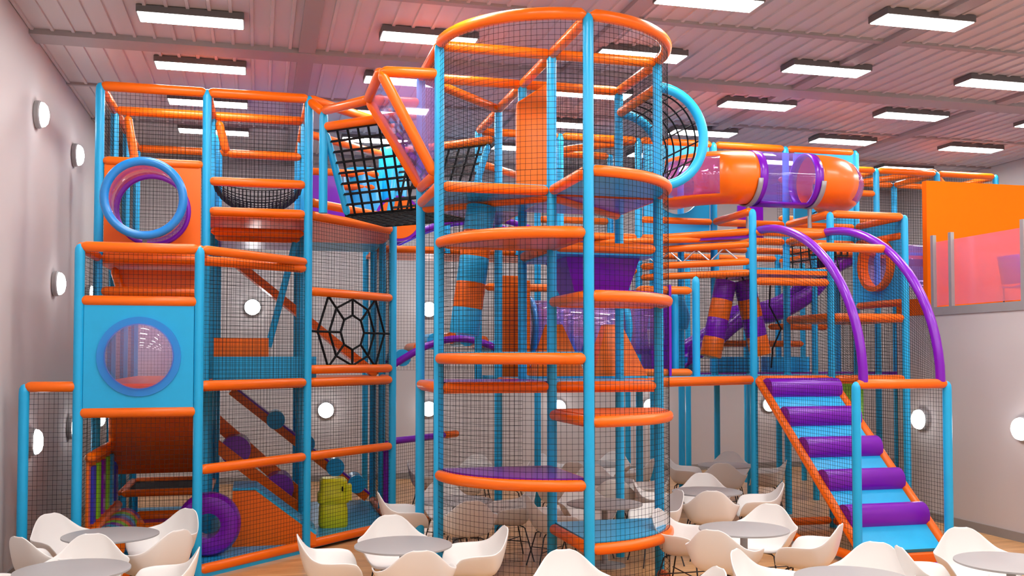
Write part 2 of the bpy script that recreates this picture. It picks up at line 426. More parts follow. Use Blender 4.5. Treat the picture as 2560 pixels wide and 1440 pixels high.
# net barrel bulging from the right side
cc = 4.86
ring(ft, G(1, 0, cc), .55, .055, CYAN, 'y', 'hoop', -90, 90, 24); ring(ft, G(1, 1, cc), .55, .055, CYAN, 'y', 'hoop', -90, 90, 24)
grail(ft, 1, 0, 1, 1, 5.4)
def fn(u, v):
    a = math.radians(-88+176*u); p = G(1, v, 0); return (p.x+.55*math.cos(a), p.y, cc+.55*math.sin(a))
netfn(ft, fn, 1.7, 1.2, segu=20, segv=1, cell=.2, t=.011, m=BLACK, name='rope_net', jit=0)
# tall orange padded corner inside the tower
pb = MB(); vs = [G(-.19, .5, 4.26), G(.12, .5, 4.26), G(.2, .8, 4.26), G(-.12, .8, 4.26), G(-.19, .5, 5.3), G(.12, .5, 5.56), G(.2, .8, 5.56), G(-.12, .8, 5.3)]
pb.add(vs, [(0,3,2,1),(4,5,6,7),(0,1,5,4),(1,2,6,5),(2,3,7,6),(3,0,4,7)])
o = pb.build('padded_column', ORANGE, ft); md = o.modifiers.new('b', 'BEVEL'); md.width = .03; md.segments = 3
# leaning window box on the left side
sb = thing('leaning_window', 'leaning orange-framed clear violet window box on the side of the round tower', 'play window', G(-1, .5, 4.3))
A, B, C, D = G(-1.03, 0.04, 4.32), G(-1.0, 1, 4.38), G(-1.5, 1, 5.38), G(-1.5, 0.04, 5.38)
for p, q in ((A, B), (B, C), (C, D), (D, A)): rail(sb, p, q, inset=0)
rail(sb, D, G(-1, 0, 5.38), inset=0); rail(sb, C, G(-1, 1, 5.38), inset=0)
panel(sb, (A, B, C, D), CLEARP, .012, 'window_pane')
panel(sb, (A, D, G(-1, .04, 5.36)), CLEARP, .01, 'window_pane')
rail(sb, C, G(-1.86, 1.86, 5.48), inset=0)

# ------------------------------------------------------------------ hanging things in the tower
def bag(name, label, top, bot, r, cols, strap_top=None, group=None):
    top, bot = Vector(top), Vector(bot)
    t = thing(name, label, 'punching bag', tuple(bot), group)
    n = len(cols)
    for k, c in enumerate(cols):
        a = bot.lerp(top, k/n); d = bot.lerp(top, (k+1)/n)
        b = MB(); dd = (d-a).normalized()*.012
        b.tube([a, a+dd, d-dd, d], [r*.97, r, r, r*.97], 28); b.build('segment', c, t)
    if strap_top is not None:
        b = MB(); b.tube([top, Vector(strap_top)], .014, 8); b.build('strap', BLACK, t)
    return t
bag('hanging_bag', 'cyan and orange striped padded cylinder hanging tilted inside the round tower', G(-.52, .5, 4.1), G(-.68, .5, 2.67), .165,
    [CYAN, ORANGE, CYAN, ORANGE, CYAN], G(-.5, .5, 4.16))
bag('hanging_bag', 'purple and orange striped hanging bag leaning left beside the bridge', G(2.91, 2.5, 3.52), G(2.70, 2.5, 2.42), .155,
    [ORANGE, PURPLE, ORANGE, PURPLE], G(2.94, 2.5, 3.66))
bag('hanging_bag', 'purple and orange striped hanging bag leaning right beside the bridge', G(3.14, 2.5, 3.54), G(3.36, 2.5, 2.45), .155,
    [ORANGE, PURPLE, ORANGE, PURPLE], G(3.1, 2.5, 3.66))
hp = thing('chute_hopper', 'dark purple tapered hopper hanging under the upper deck of the round tower', 'play hopper', G(.5, .5, 3.1))
b = MB()
t4 = [G(.19, .2, 3.52), G(.9, .2, 3.52), G(.9, .85, 3.52), G(.19, .85, 3.52)]; b4 = [G(.32, .3, 3.08), G(.8, .3, 3.08), G(.8, .75, 3.08), G(.32, .75, 3.08)]
b.add(t4+b4, [(0,1,5,4),(1,2,6,5),(2,3,7,6),(3,0,4,7)]); o = b.build('hopper_shell', PURPLE, hp); o.modifiers.new('t', 'SOLIDIFY').thickness = .03
# pyramids and bubble tunnel on the middle deck
def pyramid(label, i0, i1, ti0, ti1, j0, j1, z0, z1):
    t = thing('foam_pyramid', label, 'foam block', tuple(G((i0+i1)/2, (j0+j1)/2, z0)), 'orange foam pyramids')
    jm0, jm1 = j0+(j1-j0)*.3, j1-(j1-j0)*.3
    b = MB(); vs = [G(i0,j0,z0),G(i1,j0,z0),G(i1,j1,z0),G(i0,j1,z0),G(ti0,jm0,z1),G(ti1,jm0,z1),G(ti1,jm1,z1),G(ti0,jm1,z1)]
    b.add(vs, [(0,3,2,1),(4,5,6,7),(0,1,5,4),(1,2,6,5),(2,3,7,6),(3,0,4,7)])
    b.build('foam_body', ORANGE, t)
    b = MB(); b.box(vs[0].x, vs[0].y, z0-.03, vs[2].x, vs[2].y, z0+.01); b.build('base_mat', CYAN, t)
mt = thing('middle_deck', 'low middle walkway deck with orange rail between round tower and bridge', 'play deck', G(1.5, 1.5, 0))
deck(mt, [(1, 1), (3, 2), (3, 3), (0, 3), (0, 1)], 2.07, ORANGE, CYAN)
grail(mt, 1, 1, 3, 2, 2.1); grail(mt, 0, 1, 0, 2, 2.1); grail(mt, 3, 2, 3, 3, 2.1); grail(mt, 1, 3, 3, 3, 2.1)
for (i, j) in ((1, 3), (2, 3), (0, 3)): post(mt, i, j, 5.7, 0 if i == 2 else 2.07)
post(mt, 2.29, 2, 3.53, 2.1); post(mt, 2.12, 2.2, 3.32, 2.15)
rail(mt, G(1.55, 2, 3.33), G(2.26, 2, 3.33)); rail(mt, G(1.5, 2, 2.2), G(2.26, 2, 2.2))
panel(mt, (G(1.82, 2.2, 2.2), G(2.06, 2.2, 2.2), G(2.06, 2.2, 3.28), G(1.82, 2.2, 3.28)), PURPLE)
net(mt, 2.3, 2, 3, 2.0, 2.15, 3.6); net(mt, 1, 3, 3, 3, 2.15, 4.1)
pyramid('orange foam pyramid on middle deck, nearer the purple end of the clear tunnel', .78, 1.36, .95, 1.12, 1.15, 1.5, 2.17, 2.82)
pyramid('orange foam pyramid on middle deck behind the round tower centre post', .2, .72, .36, .5, 1.2, 1.55, 2.17, 2.82)
bt = thing('bubble_tunnel', 'clear crawl tunnel with blue rings and orange end panel on the middle deck', 'crawl tunnel', G(1.1, 2.3, 2.15))
hollow(bt, [G(.42, 2.35, 2.82), G(1.0, 2.35, 2.82), G(1.95, 2.35, 2.82)], .37, .012, CLEARP, 'tunnel_shell')
for i in (.42, 1.02, 1.5): ring(bt, G(i, 2.35, 2.82), .39, .045, BLUE if i < 1.4 else CYAN, 'x', 'tunnel_ring')
b = MB()
def annulus(mb, quad_c, half, R, axis, t, zc):
    """square panel with a round hole: axis 'x' or 'y' normal"""
    n = 40; c = Vector(quad_c)
    cor = [math.atan2(sy*half[1], sx*half[0]) % (2*PI) for sx in (-1, 1) for sy in (-1, 1)]
    angs = [2*PI*(k+.5)/n for k in range(n)]
    for ca_ in cor:
        kk = min(range(n), key=lambda q_: abs(angs[q_]-ca_)); angs[kk] = ca_
    for side in (-t/2, t/2):
        vs = []
        for k in range(n):
            a = angs[k]; ca, sa = math.cos(a), math.sin(a)
            m_ = max(abs(ca)/half[0], abs(sa)/half[1])
            for (pu, pv) in ((ca*R, sa*R), (ca/m_, sa/m_)):
                vs.append(c + (Vector((side, pu, pv)) if axis == 'x' else Vector((pu, side, pv))))
        mb.add(vs, [(2*k, 2*((k+1) % n), 2*((k+1) % n)+1, 2*k+1) for k in range(n)])
    o = len(mb.v) - 4*n
    for e in (0, 1):
        for k in range(n):
            k2 = (k+1) % n
            mb.f.append([o+2*k+e, o+2*k2+e, o+2*n+2*k2+e, o+2*n+2*k+e]); mb.sm.append(False)
annulus(b, G(.32, 2.35, 2.8), (.5, .62), .37, 'x', .04, 0); b.build('end_panel', ORANGE, bt)
b = MB(); annulus(b, G(1.95, 2.35, 2.78), (.5, .62), .37, 'x', .04, 0); b.build('end_panel', PURPLE, bt)
panel(bt, (G(.0, 2.15, 2.15), G(.3, 2.15, 2.15), G(.3, 2.15, 3.5), G(.0, 2.15, 3.5)), ORANGE, name='side_panel')

# ------------------------------------------------------------------ left play tower
lt = thing('play_tower', 'tall square play tower with orange top rails standing near the left wall', 'play tower', G(-3, 3, 0))
for i in (-4, -3, -2):
    for j in (2, 3, 4, 5): post(lt, i, j, 5.7)
post(lt, -1, 3, 4.45); post(lt, -1, 4, 4.45); post(lt, -1, 5, 4.45)
post(lt, -1.86, 1.86, 5.48, 4.2)
for (a, b_) in (((-4,2),(-3,2)), ((-3,2),(-2,2)), ((-4,3),(-3,3)), ((-3,3),(-2,3)), ((-4,2),(-4,3)), ((-3,2),(-3,3)), ((-2,2),(-2,3)), ((-4,3),(-4,5)), ((-2,3),(-2,5)), ((-4,5),(-3,5)), ((-3,5),(-2,5)), ((-2,2),(-1,3))):
    grail(lt, a[0], a[1], b_[0], b_[1], 5.66, r=.06, inset=0)
rail(lt, G(-2, 2, 5.64), G(-1.86, 1.86, 5.45), inset=0)
grail(lt, -2, 3, -1, 4, 5.5)
rail(lt, G(-2.93, 3, 5.6), G(-2.84, 3, 5.16), inset=0); rail(lt, G(-2.84, 3, 5.16), G(-2.03, 3, 5.16), inset=0)
rail(lt, G(-3.87, 3, 5.6), G(-3.76, 3, 4.75), inset=0); rail(lt, G(-3.05, 3, 5.6), G(-3.05, 3, 4.75), inset=0)
# upper decks
for j in (2, 3, 4): deck(lt, sq(-3, j), 4.17, ORANGE if j == 2 else PURPLE, PURPLE)
deck(lt, [(-2, 2), (-1, 3), (-1, 4), (-2, 4)], 4.17, ORANGE, PURPLE)
deck(lt, sq(-2, 4), 4.17, CYAN, CYAN)
for j in (2, 3, 4, 5): grail(lt, -3, j, -2, j, 4.2)
for z in (3.95, 4.02): grail(lt, -3, 2.5 if z < 4 else 3.5, -2, 2.5 if z < 4 else 3.5, z+.08)
for k in (-3, -2): grail(lt, k, 2, k, 3, 4.2); grail(lt, k, 3, k, 5, 4.2)
grail(lt, -2, 2, -1, 3, 4.2); grail(lt, -2, 2, -1, 3, 4.36); grail(lt, -1, 3, -1, 5, 4.2); grail(lt, -2, 4, -1, 4, 4.2); grail(lt, -2, 5, -1, 5, 4.2)
grail(lt, -3, 2, -2, 2, 4.57); grail(lt, -4, 2, -3, 2, 4.76); grail(lt, -4, 2, -3, 2, 3.6); grail(lt, -4, 2, -3, 2, 3.2)
deck(lt, sq(-4, 2), 3.57, ORANGE, ORANGE)
# middle and floor decks
deck(lt, [(-4, 1.02), (-3.02, 1.02), (-1.05, 3), (-1.05, 5), (-4, 5)], 2.07, ORANGE, ORANGE, raise_=.02)
deck(lt, [(-4, 1.02), (-3.02, 1.02), (-1.05, 3), (-1.05, 5), (-4, 5)], .05, CYAN, CYAN, raise_=.02)
for (a, b_) in (((-3,1),(-2,2)), ((-2,2),(-1,3))):
    grail(lt, a[0], a[1], b_[0], b_[1], 2.1); grail(lt, a[0], a[1], b_[0], b_[1], 1.18); grail(lt, a[0], a[1], b_[0], b_[1], .09)
panel(lt, (G(-3, 1, 0), G(-2, 2, 0), G(-2, 2, .08), G(-3, 1, .08)), CYAN, .05, 'kick_panel')
grail(lt, -2, 2, -1, 3, 2.26); grail(lt, -2, 2, -1, 3, 3.24)
grail(lt, -1, 3, -1, 4, 2.1); grail(lt, -1, 3, -1, 5, .1)
# tower nets
net(lt, -4, 2, -3, 2, 4.8, 5.62); net(lt, -3, 2, -2, 2, 4.6, 5.62); net(lt, -4, 5, -3, 5, .1, 5.6); net(lt, -3, 5, -2, 5, .1, 5.6)
net(lt, -4, 3, -3, 3, 3.6, 5.62); net(lt, -3, 3, -2, 3, 4.25, 5.62)
net(lt, -4, 2, -4, 3, .1, 5.6); net(lt, -4, 3, -4, 5, .1, 5.6); net(lt, -2, 3, -2, 5, 4.25, 5.6)
net(lt, -2, 2, -1, 3, .12, 1.15); net(lt, -2, 2, -1, 3, 1.2, 2.07); net(lt, -2, 2, -1, 3, 2.28, 3.22); net(lt, -2, 2, -1, 3, 3.26, 4.17)
net(lt, -2, 5, -1, 5, .1, 4.2); net(lt, -1, 3, -1, 5, .1, 2.05); net(lt, -1, 3, -1, 5, 2.15, 4.17)
net(lt, -3, 2, -2, 2, 2.15, 4.15)
# hammock net under the front upper rail
def fn(u, v):
    p = G(-3+.05+.9*u, 2+.1+.8*v, 0); sag = .36*(math.sin(PI*u)**.6)*(.35+.65*math.sin(PI*min(1, max(0, v)))**.6)
    return (p.x, p.y, 4.62-sag)
netfn(lt, fn, 1.1, 1.0, segu=14, segv=10, cell=.045, t=.0065, m=BLACK, name='hammock_net', jit=0)
# web
wb = MB(); A, B = G(-2, 2), G(-1, 3)
wc = (-.03+.53, 2.76-.01)
def wp(u, z): p = A.lerp(B, u); return Vector((p.x, p.y, z))
W = (B-A).length
def wpol(r, a): return wp(.5+r*math.cos(a)/W, 2.74+r*math.sin(a)*.95)
rad = {}
for k in range(8):
    a = PI/8*0 + k*PI/4
    rmax = .80 if k % 2 == 0 else .82
    if k % 4 == 2: rmax = .50
    pts = [wpol(.24, a), wpol(min(rmax, .78), a)]
    wb.tube(pts, .015, 8)
for r, o in ((.24, 1), (.46, 1), (.68, 1)):
    for k in range(8):
        a0, a1 = k*PI/4, (k+1)*PI/4
        def cl_(r, a):
            p = wpol(r, a); p.z = max(2.29, min(3.21, p.z)); return p
        p0, p1 = cl_(r, a0), cl_(r, a1)
        wb.tube([p0, p1], .015, 8)
wb.build('web_net', BLACK, lt)
# orange panel with clear tube to the front
b = MB(); annulus(b, G(-3.5, 2, 4.18), (.55, .56), .40, 'y', .05, 0); b.build('tunnel_panel', ORANGE, lt)
ct = thing('lookout_tube', 'clear lookout tube with cyan rim and purple flange sticking out of the orange panel', 'crawl tube', G(-3.5, 1.6, 3.6))
q0, q1 = G(-3.5, 2, 4.18), G(-3.5, 1.2, 4.18)
hollow(ct, [q0, q0.lerp(q1, .5), q1], .40, .012, CLEARP, 'tube_shell')
ring(ct, q1, .415, .048, BLUE, 'y', 'rim'); ring(ct, q0 + Vector((0, -.03, 0)), .41, .03, PURPLE, 'y', 'flange')
b = MB(); b.lathe([(.385, -.03), (.45, -.03), (.45, .02), (.385, .02), (.385, -.03)], c=tuple(q1), axis='y', seg=48); b.build('rim', BLUE, ct)
b = MB(); b.lathe([(.39, -.05), (.39, -.5)], c=tuple(q0), axis='y', seg=48)
b = MB(); b.tube([G(-3.5, 1.3, 3.63), G(-3.5, 1.3, 3.78)], .025, 10); b.build('support', GREYM, ct)
# interior slabs and ramps
dr = thing('drop_slide', 'wide orange sloping slide board inside the entry tower', 'slide', G(-3.5, 2, .9))
panel(dr, (G(-3.72, 1.25, 1.95), G(-3.05, 1.25, 1.95), G(-3.05, 3.0, .92), G(-3.95, 3.0, .92)), ORANGE, .06, 'slide_bed')
b = MB(); b.tube([G(-3.74, 1.25, 1.97), G(-3.96, 3.0, .97)], .06, 12); b.build('side_roll', ORANGE, dr)
dr2 = thing('slide_wall', 'orange padded wall above the cyan window panel in the entry tower', 'padded wall', G(-3.5, 2.4, 2.9))
panel(dr2, (G(-3.85, 2.4, 2.95), G(-3.05, 2.4, 2.95), G(-3.05, 2.4, 3.5), G(-3.85, 2.4, 3.5)), ORANGE, .06, 'wall_pad')
rail(dr2, G(-3.9, 2.35, 3.52), G(-3.76, 2.35, 2.95), inset=0)
# stair boards behind
for nm, (i0, z0, i1, z1), lab in (('upper', (-2.78, 3.89, -1.0, 2.13), 'upper orange sloping climb board behind the left tower net'), ('lower', (-2.81, 1.9, -1.12, .2), 'lower orange sloping climb board with purple edge and cyan rollers')):
    t = thing('climb_board', lab, 'climbing ramp', tuple(G(i1, 4.6, z1)))
    d = (G(i1, 5, z1)-G(i0, 5, z0)).normalized(); nrm = Vector((-d.z, 0, d.x)); nrm = nrm if nrm.z > 0 else -nrm
    q = [G(i0, 4.55, z0), G(i1, 4.55, z1), G(i1, 4.95, z1), G(i0, 4.95, z0)]
    panel(t, q, ORANGE, .12, 'board')
    if nm == 'lower':
        panel(t, [p+nrm*.075 for p in q], PURPLE, .03, 'pad')
        for s in (.3, .52, .74, .9):
            p = Vector(q[0]).lerp(q[1], s)+nrm*.07+Vector((0, -.03, 0)); p2 = Vector(q[3]).lerp(q[2], s)+nrm*.07
            b = MB(); b.tube([p, p2], .14, 20); b.build('roller', CYAN, t)
lp = thing('leaning_bar', 'cyan padded bar leaning inside the left tower middle level', 'padded bar', tuple(G(-2.35, 3, 2.5)))
b = MB(); b.tube([G(-2.1, 2.8, 3.95), G(-2.38, 2.8, 2.55)], .045, 14); b.build('bar_body', CYAN, lp)
bx = thing('foam_wall', 'orange upright foam panel on the left tower middle deck', 'foam block', tuple(G(-2.8, 2.4, 2.2)))
b = MB(); p, q = G(-2.93, 2.4), G(-2.38, 2.5); b.box(p.x, p.y, 2.38, q.x, q.y, 2.66); b.build('foam_body', ORANGE, bx)
bx = thing('foam_bench', 'long cyan foam bench on the left tower middle deck', 'foam block', tuple(G(-2.5, 2.2, 2.12)))
b = MB(); p, q = G(-2.93, 2.18), G(-1.9, 2.38); b.box(p.x, p.y, 2.12, q.x, q.y, 2.42); b.build('foam_body', CYAN, bx)
# ball area on the ground floor
dn = thing('foam_ring', 'purple foam wheel ring standing on cyan mat in the left tower', 'foam wheel', tuple(G(-2.87, 1.75, .08)))
c = G(-2.93, 1.62, .47)
b = MB(); b.lathe([(.14, -.14), (.14, .14), (.24, .18), (.33, .15), (.365, .08), (.365, -.08), (.33, -.15), (.24, -.18), (.14, -.14)], c=tuple(c), axis='y', seg=40); b.build('ring_body', PURPLE, dn)
wd = thing('wedge_slide', 'orange foam wedge with cyan sliding top beside the purple ring', 'slide', tuple(G(-2.4, 2.3, .08)))
# wedge runs down to the right
for (j0, j1) in ((1.98, 2.9),):
    b = MB(); pr = [(-2.72, .08), (-2.72, .78), (-2.5, .78), (-1.9, .2), (-1.9, .08)]
    A_ = [G(i, j0+.02*(i+2.75), z) for i, z in pr]; B_ = [G(i, j1-.3, z) for i, z in pr]
    k = len(pr); b.add(A_+B_, [tuple(range(k)), tuple(range(2*k-1, k-1, -1))]+[(a, (a+1) % k, k+(a+1) % k, k+a) for a in range(k)]); b.build('wedge_body', ORANGE, wd)
    for s0, s1 in (((-2.72, .80), (-2.5, .80)), ((-2.5, .80), (-1.9, .22))):
        panel(wd, (G(s0[0], j0+.03, s0[1]), G(s1[0], j0+.03, s1[1]), G(s1[0], j1-.32, s1[1]), G(s0[0], j1-.32, s0[1])), CYAN, .03, 'slide_top')
panel(wd, (G(-2.95, 1.6, .085), G(-2.1, 1.95, .085), G(-2.1, 2.1, .085), G(-2.95, 1.8, .085)), PURPLE, .02, 'mat')
# orange frame with purple wheels behind
rf = thing('roller_ramp', 'orange slanting roller frame with purple rollers behind the wedge slide', 'play ramp', tuple(G(-2.4, 3.6, .1)))
panel(rf, (G(-2.9, 3.5, 1.35), G(-1.9, 3.5, .2), G(-1.9, 3.5, .45), G(-2.9, 3.5, 1.6)), ORANGE, .1, 'frame_side')
for i, z in ((-2.72, 1.15), (-2.25, .62)):
    b = MB(); b.tube([G(i, 3.1, z), G(i, 3.6, z)], .2, 24); b.build('roller', PURPLE, rf)
panel(rf, (G(-2.9, 3.1, 1.1), G(-1.9, 3.1, .1), G(-1.9, 3.1, .3), G(-2.9, 3.1, 1.3)), ORANGE, .06, 'frame_side')
yt = thing('foam_totem', 'yellow foam totem figure standing on cyan mat behind the net', 'foam figure', tuple(G(-1.66, 3.2, .08)))
b = MB(); p = G(-1.66, 3.0)
prof = [(.08, .25, .20), (.16, .29, .23), (.45, .28, .22), (.55, .26, .2), (.58, .31, .22), (.75, .31, .22), (.78, .27, .21), (.98, .27, .21), (1.03, .22, .17)]
rows = []
for z, hx, hy in prof:
    hx *= .68; hy *= .85; z = .08+(z-.08)*.72
    rows.append([(p.x+hx*sgn(math.cos(a))*abs(math.cos(a))**.45 if 0 else p.x+hx*math.copysign(abs(math.cos(a))**.45, math.cos(a)), p.y+hy*math.copysign(abs(math.sin(a))**.45, math.sin(a)), z) for a in [2*PI*k/28 for k in range(28)]])
vs = [v for r in rows for v in r]; b.add(vs, [(k*28+j, k*28+(j+1) % 28, (k+1)*28+(j+1) % 28, (k+1)*28+j) for k in range(len(rows)-1) for j in range(28)], True)
b.add(rows[0], [tuple(range(27, -1, -1))]); b.add(rows[-1], [tuple(range(28))]); b.build('totem_body', YELLOW, yt)
b = MB(); b.box(p.x+.16, p.y-.2, .47, p.x+.235, p.y+.0, .68); b.build('nose', YELLOW, yt)
b = MB(); b.box(p.x+.1, p.y-.215, .60, p.x+.12, p.y-.16, .66); b.build('eye', BLACK, yt)
tr = thing('trampoline', 'small trampoline with orange padded rim deep inside the entry tower', 'trampoline', tuple(G(-3.4, 3.4, .08)))
for (a, b_) in (((-3.9, 3.1), (-3.0, 3.1)), ((-3.0, 3.1), (-3.0, 4.2)), ((-3.0, 4.2), (-3.9, 4.2)), ((-3.9, 4.2), (-3.9, 3.1))):
    rail(tr, G(a[0], a[1], .62), G(b_[0], b_[1], .62), inset=0, r=.05)
b = MB(); p, q = G(-3.88, 3.12), G(-3.02, 4.18); b.box(p.x, p.y, .60, q.x, q.y, .62); b.build('bed', BLACK, tr)
for i, j in ((-3.88, 3.12), (-3.02, 3.12), (-3.02, 4.18), (-3.88, 4.18)):
    b = MB(); b.tube([G(i, j, .08), G(i, j, .6)], .04, 10); b.build('leg', CYAN, tr)
bpit = thing('soft_pit', 'low purple soft pit with orange padded rim inside the entry tower', 'ball pit', tuple(G(-3.3, 2.4, .08)))
for (a, b_) in (((-3.6, 2.2), (-3.05, 2.2)), ((-3.05, 3.0), (-3.75, 3.0)), ((-3.75, 3.0), (-3.6, 2.2))):
    rail(bpit, G(a[0], a[1], .33), G(b_[0], b_[1], .33), inset=0, r=.07)
b = MB(); b.slab([(G(i, j).x, G(i, j).y) for i, j in ((-3.6, 2.2), (-3.05, 2.2), (-3.05, 3.0), (-3.75, 3.0))], .08, .3); b.build('pit_mat', PURPLE, bpit)
rb = thing('striped_roll', 'multicoloured striped foam roll lying by the side panel of the entry tower', 'foam roll', tuple(G(-3.75, 1.9, .08)))
cols = [ORANGE, CYAN, PURPLE, GREEN, ORANGE, PURPLE, CYAN, GREEN, ORANGE, PURPLE]
for k, cm in enumerate(cols):
    a = G(-3.8, 1.3+.13*k, .32); d = G(-3.8, 1.3+.13*(k+1), .32)
    b = MB(); b.tube([a, d], .2, 24); b.build('stripe', cm, rb)
ap = thing('activity_panel', 'low striped activity panel with green, purple and blue shapes on the tower side', 'play panel', tuple(G(-3.93, 2, .5)))
panel(ap, (G(-3.93, 1.1, .5), G(-3.93, 2.9, .5), G(-3.93, 2.9, 1.3), G(-3.93, 1.1, 1.3)), ORANGE, .03, 'back_board')
rail(ap, G(-3.91, 1.05, 1.33), G(-3.91, 3, 1.33), inset=0); rail(ap, G(-3.91, 1.05, .5), G(-3.91, 3, .5), inset=0)
for k, cm in enumerate([NAVY, GREEN, PURPLE, GREEN, CYAN, NAVY]):
    j = 1.2+.29*k
    panel(ap, (G(-3.905, j, .6), G(-3.905, j+.14, .6), G(-3.905, j+.14, 1.22), G(-3.905, j, 1.22)), cm, .03, 'shape')
# interior upper coloured panels seen through the net bridge
up = thing('upper_playhouse', 'cyan, purple and orange padded panels behind the black net bridge', 'play house', tuple(G(-1.4, 4, 4.25)))
panel(up, (G(-1.95, 3.6, 4.25), G(-1.45, 3.6, 4.25), G(-1.62, 3.6, 5.05), G(-1.95, 3.6, 5.05)), PURPLE, .04, 'side_panel')
b = MB(); b.lathe([(.001, 0), (.30, 0), (.30, .95), (.27, 1.0), (.001, 1.02)], c=tuple(G(-1.25, 4.0, 4.25)), seg=24); b.build('padded_drum', CYAN, up)
b = MB(); b.lathe([(.001, 0), (.22, 0), (.22, 1.35), (.18, 1.42), (.001, 1.44)], c=tuple(G(-.85, 4.2, 4.25)), seg=24); b.build('padded_drum', CYAN, up)
b = MB(); b.lathe([(.16, -.05), (.34, -.05), (.34, .05), (.16, .05), (.16, -.05)], c=tuple(G(-.86, 3.6, 4.46)), axis='y', seg=32); b.build('round_frame', PURPLE, up)
b = MB(); b.lathe([(.05, -.04), (.30, -.04), (.30, -.055), (.05, -.055)], c=tuple(G(-.86, 3.6, 4.46)), axis='y', seg=32); b.build('round_insert', ORANGE, up)
rail(up, G(-2, 3.8, 5.15), G(-1.05, 3.8, 5.15)); rail(up, G(-1.6, 3.8, 4.95), G(-1.1, 3.8, 4.95))

# ------------------------------------------------------------------ entry annex in front of the left tower
an = thing('entry_tower', 'low entry tower with cyan bubble window panel in front of the tall left tower', 'play tower', G(-3.5, 1, 0))
post(an, -4, 1, 3.63); post(an, -3, 1, 3.63); post(an, -4.43, 1, 2.13)
for z in (3.6, 3.02, 1.82, .1): grail(an, -4, 1, -3, 1, z, inset=.0)
grail(an, -4.43, 1, -4, 1, 2.1, inset=0)
grail(an, -4, 1, -4, 2, 3.6); grail(an, -3, 1, -2, 2, 3.6, r=.052); grail(an, -3, 1, -3, 2, 3.6); grail(an, -4, 1, -4, 2, 1.82)
grail(an, -3.04, 1.35, -2, 2, 3.52)
b = MB(); annulus(b, G(-3.5, 1, 2.42), (.56, .56), .40, 'y', .05, 0); b.build('window_panel', CYAN, an)
b = MB(); b.lathe([(.345, -.045), (.43, -.045), (.43, -.02), (.345, -.02), (.345, -.045)], c=tuple(G(-3.5, 1, 2.42)), axis='y', seg=48); b.build('window_rim', BLUE, an)
b = MB(); b.lathe([(.36*math.cos(k*PI/16), -.035-.22*math.sin(k*PI/16)) for k in range(9)], c=tuple(G(-3.5, 1, 2.42)), axis='y', seg=40); b.build('bubble_window', CLEARP, an)
net(an, -4, 1, -3, 1, 3.06, 3.57); net(an, -4, 1, -3, 1, .12, 1.8); net(an, -4.43, 1, -4, 1, .0, 2.07)
net(an, -3, 1, -2, 2, .12, 1.15); net(an, -3, 1, -2, 2, 1.2, 2.07); net(an, -3, 1, -2, 2, 2.13, 3.57)
net(an, -4, 1, -4, 2, .12, 3.57)

# ------------------------------------------------------------------ V shaped net bridge
vb = thing('net_bridge', 'black rope net bridge slung high between left tower and round tower', 'rope bridge', tuple(G(-1.2, 2, 4.2)))
rail(vb, G(-1.88, 1.9, 5.28), G(-.98, 1.05, 5.28), inset=0)
rail(vb, G(-.95, 2.9, 5.28), G(-.05, 2.02, 5.28), inset=0)
def q(A, B, C, D): netq(vb, A, B, C, D, cell=.14, t=.019, m=BLACK, name='rope_net', jit=0)
q(G(-1.62, 2.0, 4.2), G(-.86, 1.25, 4.2), G(-.98, 1.05, 5.22), G(-1.83, 1.85, 5.22))
q(G(-1.12, 2.72, 4.2), G(-.35, 1.98, 4.2), G(-.08, 2.05, 5.22), G(-.95, 2.85, 5.22))
q(G(-1.62, 2.0, 4.2), G(-.86, 1.25, 4.2), G(-.35, 1.98, 4.2), G(-1.12, 2.72, 4.2))
for a, b_ in ((G(-1.84, 1.86, 5.22), G(-1.60, 2.0, 4.2)), (G(-.98, 1.08, 5.22), G(-.84, 1.27, 4.2)), (G(-.1, 2.05, 5.22), G(-.36, 1.98, 4.2)), (G(-.95, 2.85, 5.22), G(-1.1, 2.72, 4.2))):
    rail(vb, a, b_, CYAN, .045, 'brace', inset=0)

# ------------------------------------------------------------------ back walkway
bw = thing('back_walkway', 'raised orange-railed walkway with nets running behind the round tower', 'play walkway', tuple(G(.5, 5, 0)))
for (i, j, z, z0) in ((0, 5, 5.2, 4.15), (1, 4, 5.7, 0), (1, 5, 5.2, 4.15), (2, 4, 5.7, 4.15), (2, 5, 5.2, 4.15), (-1.0, 6, 4.4, 0), (3, 4, 5.6, 0)): post(bw, i, j, z, z0)
deck(bw, [(-1, 5), (2, 5), (2, 6), (-1, 6)], 4.17, ORANGE, CYAN); deck(bw, sq(1, 4), 4.17, PURPLE, CYAN)
for k in (-1, 0, 1): grail(bw, k, 5, k+1, 5, 4.2); grail(bw, k, 6, k+1, 6, 4.2)
for k in (0, 1): grail(bw, k, 5, k+1, 5, 5.15)
grail(bw, 1, 4, 2, 3, 5.66); grail(bw, 1, 4, 2, 4, 5.66); grail(bw, 1, 4, 1, 5, 5.15); grail(bw, 0, 3, 1, 4, 5.2); grail(bw, 0, 2, 0, 3, 5.66); grail(bw, 0, 3, 1, 3, 5.66); grail(bw, 1, 3, 2, 3, 5.66)
grail(bw, 1, 4, 2, 4, 5.2); grail(bw, 1, 4, 2, 4, 4.6); grail(bw, 0, 3, 1, 3, 4.2); grail(bw, 1, 3, 2, 3, 4.2)
for k in (-1, 0, 1): net(bw, k, 6, k+1, 6, 4.2, 5.2); net(bw, k, 5, k+1, 5, 2.2, 4.15)
net(bw, 1, 4, 2, 4, 4.25, 5.6); net(bw, 2, 3, 2, 5, 4.25, 5.6)
rail(bw, G(.05, 3, 3.42), G(1.0, 3, 3.42)); rail(bw, G(1, 4, 3.5), G(2, 4, 3.5)); 
